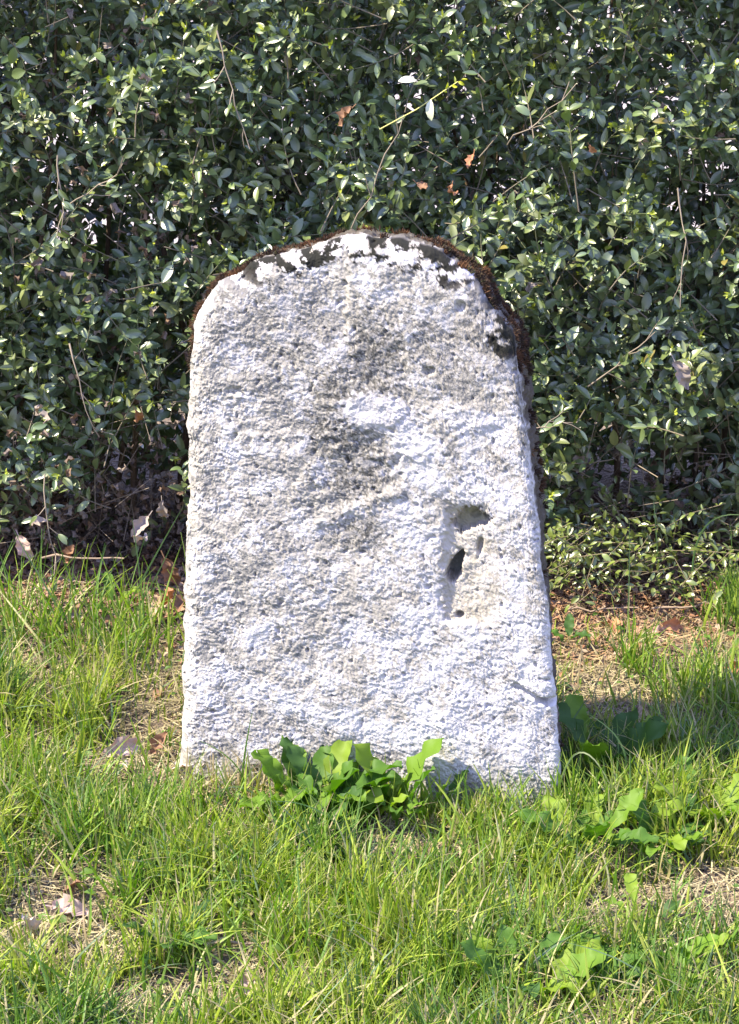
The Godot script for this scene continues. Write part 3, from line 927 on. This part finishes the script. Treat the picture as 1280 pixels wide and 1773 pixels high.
# ---------------------------------------------------------------- broad-leaved weeds
func build_weeds() -> void:
	var spoon := func(t): return 0.5 * (0.12 + 0.88 * pow(sin(PI * pow(clampf(t, 0, 1), 1.7) * 0.97), 0.75)) * 0.31 * (1.0 + 0.16 * sin(t * 31.0)) * (1.0 if t < 0.985 else 0.4)
	var oval := func(t): return 0.5 * (0.05 + 0.95 * pow(sin(PI * pow(clampf(t, 0, 1), 1.1) * 0.98), 0.7)) * 0.40 * (1.0 + 0.12 * sin(t * 27.0 + 1.0))
	var m := [leaf_mesh(1.0, spoon, 14, 0.3, 0.5, 0.7, 0.04, 0.006, 0.25), leaf_mesh(1.0, spoon, 14, 0.4, 1.1, 0.7, 0.06, 0.006, 0.3), leaf_mesh(1.0, oval, 14, 0.25, 0.4, 0.6, 0.05, 0.006, 0.35), leaf_mesh(1.0, oval, 14, 0.35, 1.2, 0.6, 0.06, 0.006, 0.4)]
	var mats := []
	for c in [Color(0.14, 0.25, 0.025), Color(0.085, 0.18, 0.025), Color(0.20, 0.30, 0.03), Color(0.06, 0.13, 0.03)]:
		var k := plain("weed_leaf", 0.55, Color(0.85, 0.95, 0.25), 0.35)
		k.albedo_color = Color(c.r, c.g, c.b).linear_to_srgb()
		mats.append(k)
	# [x, z, leaves, shortest, longest, upright 0..1, shade of the leaves, label]
	for e in [
		[-0.085, 0.026, 26, 0.055, 0.125, 0.84, 0, "bushy bright green broad-leaved weed against the foot of the stone"],
		[0.045, 0.030, 5, 0.07, 0.15, 0.95, 1, "weed with one tall spoon-shaped leaf at the middle of the stone's foot"],
		[-0.01, 0.050, 10, 0.045, 0.085, 0.7, 2, "yellow-green weed between two taller weeds at the stone's foot"],
		[-0.075, 0.085, 12, 0.05, 0.095, 0.75, 1, "low weed in the grass just before the bushy weed at the stone's foot"],
		[0.10, 0.035, 5, 0.04, 0.08, 0.8, 0, "small green weed in front of the stone, right of the tall-leaved weed"],
		[0.357, 0.168, 11, 0.06, 0.10, 0.5, 1, "dark green weed in the grass just beyond the stone's lower right corner"],
		[0.562, 0.110, 8, 0.075, 0.12, 0.6, 2, "upright yellow-green weed at the right edge of the lawn"],
		[0.405, -0.10, 11, 0.08, 0.14, 0.6, 3, "shaded dark green weed beside the stone's right flank"],
		[-0.529, -0.839, 2, 0.06, 0.09, 0.9, 2, "weed with tall bright leaves under the hedge, left of the stone"],
		[0.407, -0.712, 3, 0.03, 0.055, 0.7, 0, "small weed in the leaf litter behind the stone's right side"],
		[-0.102, 0.224, 3, 0.03, 0.06, 0.6, 2, "little round-leaved weed in the grass before the bushy weed"],
		[0.473, 0.168, 9, 0.06, 0.10, 0.5, 0, "leafy green weed among the grass between two taller weeds on the right"],
		[0.331, 0.552, 8, 0.05, 0.085, 0.45, 1, "low dark weed in the front lawn, right of the middle"],
		[0.213, 0.596, 8, 0.06, 0.105, 0.55, 1, "broad-leaved weed at the front edge of the lawn near the middle"],
		[-0.294, 0.477, 5, 0.05, 0.085, 0.35, 3, "dark low weed by the bare soil in the front left lawn"],
		[0.444, 0.538, 6, 0.04, 0.07, 0.5, 0, "green weed in straw at the front right of the lawn"],
		[0.398, 0.381, 5, 0.04, 0.07, 0.5, 2, "pale green weed in the dry patch on the right"]]:
		var root := thing("broadleaf_weed", on_ground(e[0], e[1]), e[7], "weed", "broad-leaved weeds in the lawn")
		var turn := rr(0, TAU)
		for q in int(e[2] * 1.25):
			turn += 2.4
			var l := rr(e[3], e[4])
			var tilt: float = lerpf(1.25, 0.25, e[5]) * rr(0.6, 1.25)
			var out := Vector3(cos(turn), 0, sin(turn))
			if in_stone(e[0] + out.x * 0.05, e[1] + out.z * 0.05): out.z = absf(out.z)
			var dir := (Vector3.UP * cos(tilt) + out * sin(tilt)).normalized()
			var face := (Vector3.UP * 0.6 - out * cos(tilt) + Vector3(-0.2, 0, 0.3) + rand_dir() * 0.3)
			var o := mesh_node("leaf", m[rng.randi() % 4], mats[e[6] if rng.randf() < 0.45 else rng.randi() % 4], root)
			o.transform = Transform3D(frame(dir, face).scaled_local(Vector3(l * rr(0.8, 1.15), l, l)), out * rr(0, 0.045) * (e[4] / 0.1) + Vector3(0, rr(0.005, 0.035), 0))

# ---------------------------------------------------------------- fallen leaves
func build_dead_leaves() -> void:
	var half := func(t): return 0.36 * 0.5 * (0.1 + 1.3 * sin(PI * clampf(pow(t, 0.9), 0.02, 0.98)))
	var shapes := []
	for k in 5:
		shapes.append(leaf_mesh(1.0, half, 9, 0.5 + 0.15 * k, [1.0, -1.4, 1.9, 0.5, -0.8][k], 0.15, 0.09, 0.028, 0.25))
	var tones := {"tan": Color(0.42, 0.30, 0.19), "pinkish": Color(0.46, 0.34, 0.28), "pale": Color(0.55, 0.47, 0.40), "brown": Color(0.22, 0.12, 0.065), "orange-brown": Color(0.40, 0.19, 0.09), "grey-brown": Color(0.30, 0.25, 0.21)}
	var mats := {}
	for k in tones:
		var m := plain("dead_leaf_" + k.replace("-", "_"), 0.8, Color(0.5, 0.42, 0.35))
		m.albedo_color = (tones[k] as Color).linear_to_srgb()
		mats[k] = m
	# [x, height above ground, z, length, tone, label]
	for e in [
		[-0.412, 0.02, -0.193, 0.075, "pinkish", "large pinkish curled dead leaf by the stone's lower left corner"],
		[-0.385, 0.015, -0.16, 0.05, "brown", "brown dead leaf tucked behind the pinkish leaf left of the stone"],
		[-0.335, 0.018, -0.100, 0.055, "pale", "pale crumpled dead leaf touching the stone's lower left corner"],
		[-0.30, 0.014, -0.085, 0.04, "pale", "small whitish dead leaf in front of the stone's left foot"],
		[-0.431, 0.012, -0.112, 0.035, "pale", "small pale dead leaf in grass left of the stone's foot"],
		[-0.405, 0.03, -0.80, 0.07, "brown", "brown dead leaf standing against the stone's left side near the hedge"],
		[-0.453, 0.018, -0.782, 0.075, "tan", "sunlit tan dead leaf on the ground between hedge and stone"],
		[-0.43, 0.03, -0.84, 0.06, "orange-brown", "orange-brown dead leaf behind the sunlit tan leaf"],
		[-0.440, 0.10, -0.95, 0.07, "brown", "brown upright dead leaf low in the hedge beside the stone"],
		[-0.468, 0.20, -0.93, 0.06, "grey-brown", "crumpled greyish dead leaf caught low in the hedge left of the stone"],
		[-0.440, 0.23, -0.94, 0.05, "grey-brown", "withered leaf hanging in the hedge just left of the stone's edge"],
		[-0.50, 0.17, -0.95, 0.05, "pale", "pale withered leaf hanging above the grass under the hedge"],
		[-0.755, 0.14, -0.98, 0.06, "pinkish", "pinkish withered leaf low in the hedge at the left edge"],
		[-0.69, 0.17, -0.97, 0.05, "grey-brown", "grey withered leaf low in the hedge near the left edge"],
		[-0.63, 0.12, -0.96, 0.05, "brown", "dull brown leaf among twigs under the left part of the hedge"],
		[-0.489, 0.43, -0.95, 0.045, "brown", "brown dead leaf midway up the hedge left of the stone"],
		[-0.56, 0.012, -0.80, 0.05, "brown", "brown dead leaf on the litter under the hedge, left of the upright blades"],
		[-0.64, 0.012, -0.84, 0.05, "grey-brown", "grey-brown dead leaf on the litter under the left part of the hedge"],
		[-0.71, 0.012, -0.79, 0.045, "tan", "tan dead leaf on the litter near the left edge of the picture"],
		[-0.50, 0.012, -0.70, 0.05, "pinkish", "pinkish dead leaf on thin grass between hedge foot and stone"],
		[-0.42, 0.012, -0.62, 0.045, "tan", "tan dead leaf on bare soil midway along the stone's left flank"],
		[-0.39, 0.012, -0.45, 0.045, "brown", "brown dead leaf on straw close to the stone's left flank"],
		[-0.157, 0.015, 0.597, 0.045, "pinkish", "pinkish dead leaf in the grass at the front edge of the lawn"],
		[-0.484, 0.012, 0.330, 0.06, "pinkish", "pinkish dead leaf on the bare soil patch, front left"],
		[-0.456, 0.012, 0.268, 0.055, "brown", "brown dead leaf at the upper rim of the bare soil patch"],
		[-0.500, 0.010, 0.398, 0.05, "pale", "pale dead leaf at the left edge of the lawn below the bare soil"],
		[0.509, 0.012, -0.378, 0.05, "tan", "tan dead leaf on the straw right of the stone"],
		[0.647, 0.015, -0.782, 0.06, "orange-brown", "orange-brown dead leaf at the foot of the hedge on the right"],
		[0.705, 0.015, -0.555, 0.055, "orange-brown", "orange-brown dead leaf in grass at the right edge of the lawn"],
		[0.507, 0.012, -0.814, 0.05, "orange-brown", "rusty dead leaf on the litter behind the stone's right side"],
		[0.585, 0.012, -0.766, 0.05, "pinkish", "pinkish dead leaf on the litter under the hedge, right of centre"],
		[0.556, 0.012, 0.167, 0.045, "tan", "tan dead leaf between weeds at the right edge of the lawn"],
		[0.205, 0.972, -0.88, 0.036, "orange-brown", "orange-brown dead leaf stuck in the hedge above the stone"],
		[0.163, 0.912, -0.885, 0.03, "orange-brown", "small orange dead leaf hanging below another above the stone"],
		[0.092, 0.904, -0.89, 0.036, "brown", "curled brown dead leaf in the hedge over the stone's crown"],
		[-0.034, 1.058, -0.885, 0.045, "brown", "upright brown withered leaf in the hedge above the bare branch"],
		[0.432, 0.997, -0.89, 0.026, "orange-brown", "small orange leaf in the upper right part of the hedge"],
		[0.619, 0.571, -0.87, 0.065, "grey-brown", "twisted grey dead leaf hanging in the hedge far right of the stone"]]:
		var p := on_ground(e[0], e[2], e[1])
		var o := mesh_node("dead_leaf", shapes[rng.randi() % 5], mats[e[4]])
		var dir := Vector3(rng.randfn(), rr(0.0, 0.5), rng.randfn())
		if e[1] > 0.08: dir = Vector3(rng.randfn() * 0.5, -1, rng.randfn() * 0.3)
		o.transform = Transform3D(frame(dir, Vector3(-0.2, 0.6, 0.7) + rand_dir() * 0.4).scaled_local(Vector3.ONE * float(e[3])), p)
		tag(o, e[5], "dead leaf", "dead leaves around the stone")

# ---------------------------------------------------------------- blades that stand out one by one
func build_long_blades() -> void:
	var greens := {"green": Color(0.17, 0.29, 0.05), "bluish green": Color(0.20, 0.31, 0.12), "yellow-green": Color(0.30, 0.40, 0.05), "pale": Color(0.44, 0.48, 0.24), "straw": Color(0.50, 0.43, 0.26)}
	var mats := {}
	for k in greens:
		var m := plain("blade_" + k.replace(" ", "_").replace("-", "_"), 0.42, Color(0.75, 0.9, 0.3), 0.5)
		m.albedo_color = (greens[k] as Color).linear_to_srgb()
		mats[k] = m
	for e in [
		[Vector3(-0.531, 0, -0.806), Vector3(-0.459, 0.135, -0.806), Vector3(-0.380, 0.276, -0.80), 0.0075, "bluish green", "longest green grass blade, slanting up towards the stone's left edge"],
		[Vector3(-0.52, 0, -0.80), Vector3(-0.455, 0.10, -0.79), Vector3(-0.40, 0.21, -0.78), 0.006, "bluish green", "green grass blade just below the longest blade, left of the stone"],
		[Vector3(-0.549, 0, -0.806), Vector3(-0.586, 0.109, -0.806), Vector3(-0.560, 0.211, -0.806), 0.006, "yellow-green", "upright yellow-green grass blade before the hedge's dark foot"],
		[Vector3(-0.472, 0, -0.823), Vector3(-0.479, 0.129, -0.823), Vector3(-0.489, 0.243, -0.823), 0.006, "bluish green", "straight upright grass blade between the hedge and the stone"],
		[Vector3(-0.602, 0, -0.759), Vector3(-0.662, 0.115, -0.759), Vector3(-0.725, 0.246, -0.759), 0.0075, "bluish green", "long grass blade leaning away from the stone at the left hedge foot"],
		[Vector3(-0.700, 0, -0.806), Vector3(-0.741, 0.109, -0.806), Vector3(-0.771, 0.204, -0.806), 0.006, "green", "grass blade leaning outward at the far left under the hedge"],
		[Vector3(-0.729, 0, -0.697), Vector3(-0.718, 0.101, -0.697), Vector3(-0.714, 0.151, -0.697), 0.005, "green", "upright grass blade at the left edge under the hedge"],
		[Vector3(-0.604, 0, -0.728), Vector3(-0.575, 0.101, -0.728), Vector3(-0.510, 0.126, -0.728), 0.005, "yellow-green", "bent yellow-green grass blade left of the stone near the hedge"],
		[Vector3(-0.215, 0, -0.02), Vector3(-0.212, 0.07, -0.015), Vector3(-0.195, 0.165, -0.02), 0.007, "green", "tall green grass blade standing before the stone's lower left face"],
		[Vector3(-0.21, 0, -0.015), Vector3(-0.225, 0.07, -0.005), Vector3(-0.29, 0.12, 0.0), 0.0045, "green", "thin grass blade bending left before the stone's lower left face"],
		[Vector3(-0.20, 0, -0.01), Vector3(-0.20, 0.05, 0.0), Vector3(-0.205, 0.10, 0.0), 0.009, "straw", "dry straw-coloured blade at the base of the tall blade by the stone"],
		[Vector3(-0.19, 0, -0.01), Vector3(-0.185, 0.05, 0.0), Vector3(-0.17, 0.085, 0.01), 0.008, "straw", "short dry blade right of the tall blade at the stone's foot"],
		[Vector3(-0.235, 0, -0.01), Vector3(-0.24, 0.04, 0.0), Vector3(-0.245, 0.10, 0.0), 0.008, "straw", "pale dry blade left of the tall blade at the stone's foot"],
		[Vector3(-0.19, 0.03, 0.02), Vector3(-0.235, 0.055, 0.04), Vector3(-0.29, 0.02, 0.06), 0.006, "pale", "whitish bent straw lying before the stone's left foot"],
		[Vector3(0.306, 0, 0.03), Vector3(0.345, 0.128, 0.045), Vector3(0.413, 0.037, 0.05), 0.006, "pale", "pale arching grass blade curving over at the stone's right corner"],
		[Vector3(0.213, 0, 0.313), Vector3(0.256, 0.103, 0.338), Vector3(0.308, 0.174, 0.363), 0.005, "pale", "slanting pale grass blade rising towards the stone's right foot"],
		[Vector3(0.254, 0, 0.347), Vector3(0.276, 0.054, 0.372), Vector3(0.343, 0.140, 0.397), 0.004, "yellow-green", "thin slanting yellow-green blade in the lawn right of the middle"],
		[Vector3(0.194, 0, 0.330), Vector3(0.208, 0.097, 0.345), Vector3(0.243, 0.201, 0.360), 0.005, "pale", "tall pale blade crossing before the lower right of the stone"],
		[Vector3(0.078, 0, 0.523), Vector3(0.097, 0.062, 0.563), Vector3(0.226, 0.096, 0.603), 0.005, "green", "long grass blade arching flat over the front lawn"],
		[Vector3(0.630, 0, -0.96), Vector3(0.609, 0.173, -0.93), Vector3(0.599, 0.251, -0.93), 0.005, "bluish green", "upright grass blade in front of the dark hollow in the hedge"],
		[Vector3(0.77, 0, -0.93), Vector3(0.768, 0.096, -0.9), Vector3(0.758, 0.21, -0.9), 0.006, "green", "upright grass blade at the right edge before the hedge"],
		[Vector3(0.694, 0, -0.9), Vector3(0.694, 0.19, -0.88), Vector3(0.785, 0.235, -0.86), 0.008, "bluish green", "broad grass blade drooping to the right before the hedge"],
		[Vector3(0.531, 0, -0.759), Vector3(0.531, 0.127, -0.759), Vector3(0.525, 0.268, -0.759), 0.005, "bluish green", "tall thin blade rising from the litter right of the stone"],
		[Vector3(0.424, 0, -0.033), Vector3(0.427, 0.094, -0.018), Vector3(0.365, 0.165, -0.003), 0.006, "bluish green", "grass blade leaning left across the shadow beside the stone"],
		[Vector3(0.338, 0, 0.060), Vector3(0.335, 0.085, 0.060), Vector3(0.325, 0.155, 0.06), 0.005, "yellow-green", "upright yellowish blade at the stone's lower right corner"],
		[Vector3(-0.382, 0, 0.567), Vector3(-0.462, 0.090, 0.592), Vector3(-0.496, 0.123, 0.617), 0.006, "green", "long blade leaning left at the front left corner of the lawn"],
		[Vector3(-0.173, 0, 0.381), Vector3(-0.118, 0.120, 0.421), Vector3(-0.041, 0.216, 0.461), 0.005, "green", "long blade leaning right over the front lawn left of the middle"],
		[Vector3(0.0, 0, 0.168), Vector3(-0.073, 0.096, 0.193), Vector3(-0.153, 0.129, 0.218), 0.005, "bluish green", "blade leaning left before the weeds at the stone's foot"],
		[Vector3(0.36, 0, 0.5), Vector3(0.37, 0.1, 0.52), Vector3(0.385, 0.19, 0.53), 0.005, "yellow-green", "tall yellow-green blade upright in the front lawn on the right"]]:
		var at := on_ground(e[0].x, e[0].z, e[0].y - 0.003)
		var o := mesh_node("grass_blade", ribbon(Vector3.ZERO, e[1] - e[0], e[2] - e[0], e[3] * 0.85, 14), mats[e[4]])
		o.position = at
		tag(o, e[5], "grass blade", "long grass blades that stand out")
	# loose twigs on the ground under the hedge
	var bark := plain("dry_twig", 0.85)
	bark.albedo_color = Color(0.55, 0.48, 0.40)
	for e in [[Vector3(-0.76, 0.02, -0.93), Vector3(-0.60, 0.06, -0.90), "pale dry twig lying low under the hedge at the left"], [Vector3(-0.70, 0.09, -0.95), Vector3(-0.52, 0.10, -0.93), "thin dry twig hanging level under the hedge left of the stone"], [Vector3(-0.66, 0.02, -0.86), Vector3(-0.55, 0.05, -0.92), "short dry twig on the soil by the long grass blades"], [Vector3(0.42, 0.03, -0.85), Vector3(0.56, 0.04, -0.83), "tan twig lying on the litter behind the stone's right side"], [Vector3(0.60, 0.03, -0.86), Vector3(0.76, 0.06, -0.84), "tan twig lying on the litter at the right under the hedge"], [Vector3(-0.13, 0.015, 0.45), Vector3(-0.30, 0.02, 0.49), "grey dry twig lying in the front lawn near the bare soil"]]:
		var pts := []
		for k in 7:
			pts.append((e[0] as Vector3).lerp(e[1], k / 6.0) - e[0] + rand_dir() * 0.006)
		var o := mesh_node("twig", tube(pts, 0.0026, 0.0015, 6, 0.2), bark)
		o.position = on_ground(e[0].x, e[0].z, e[0].y)
		tag(o, e[2], "twig", "dry twigs on the ground")
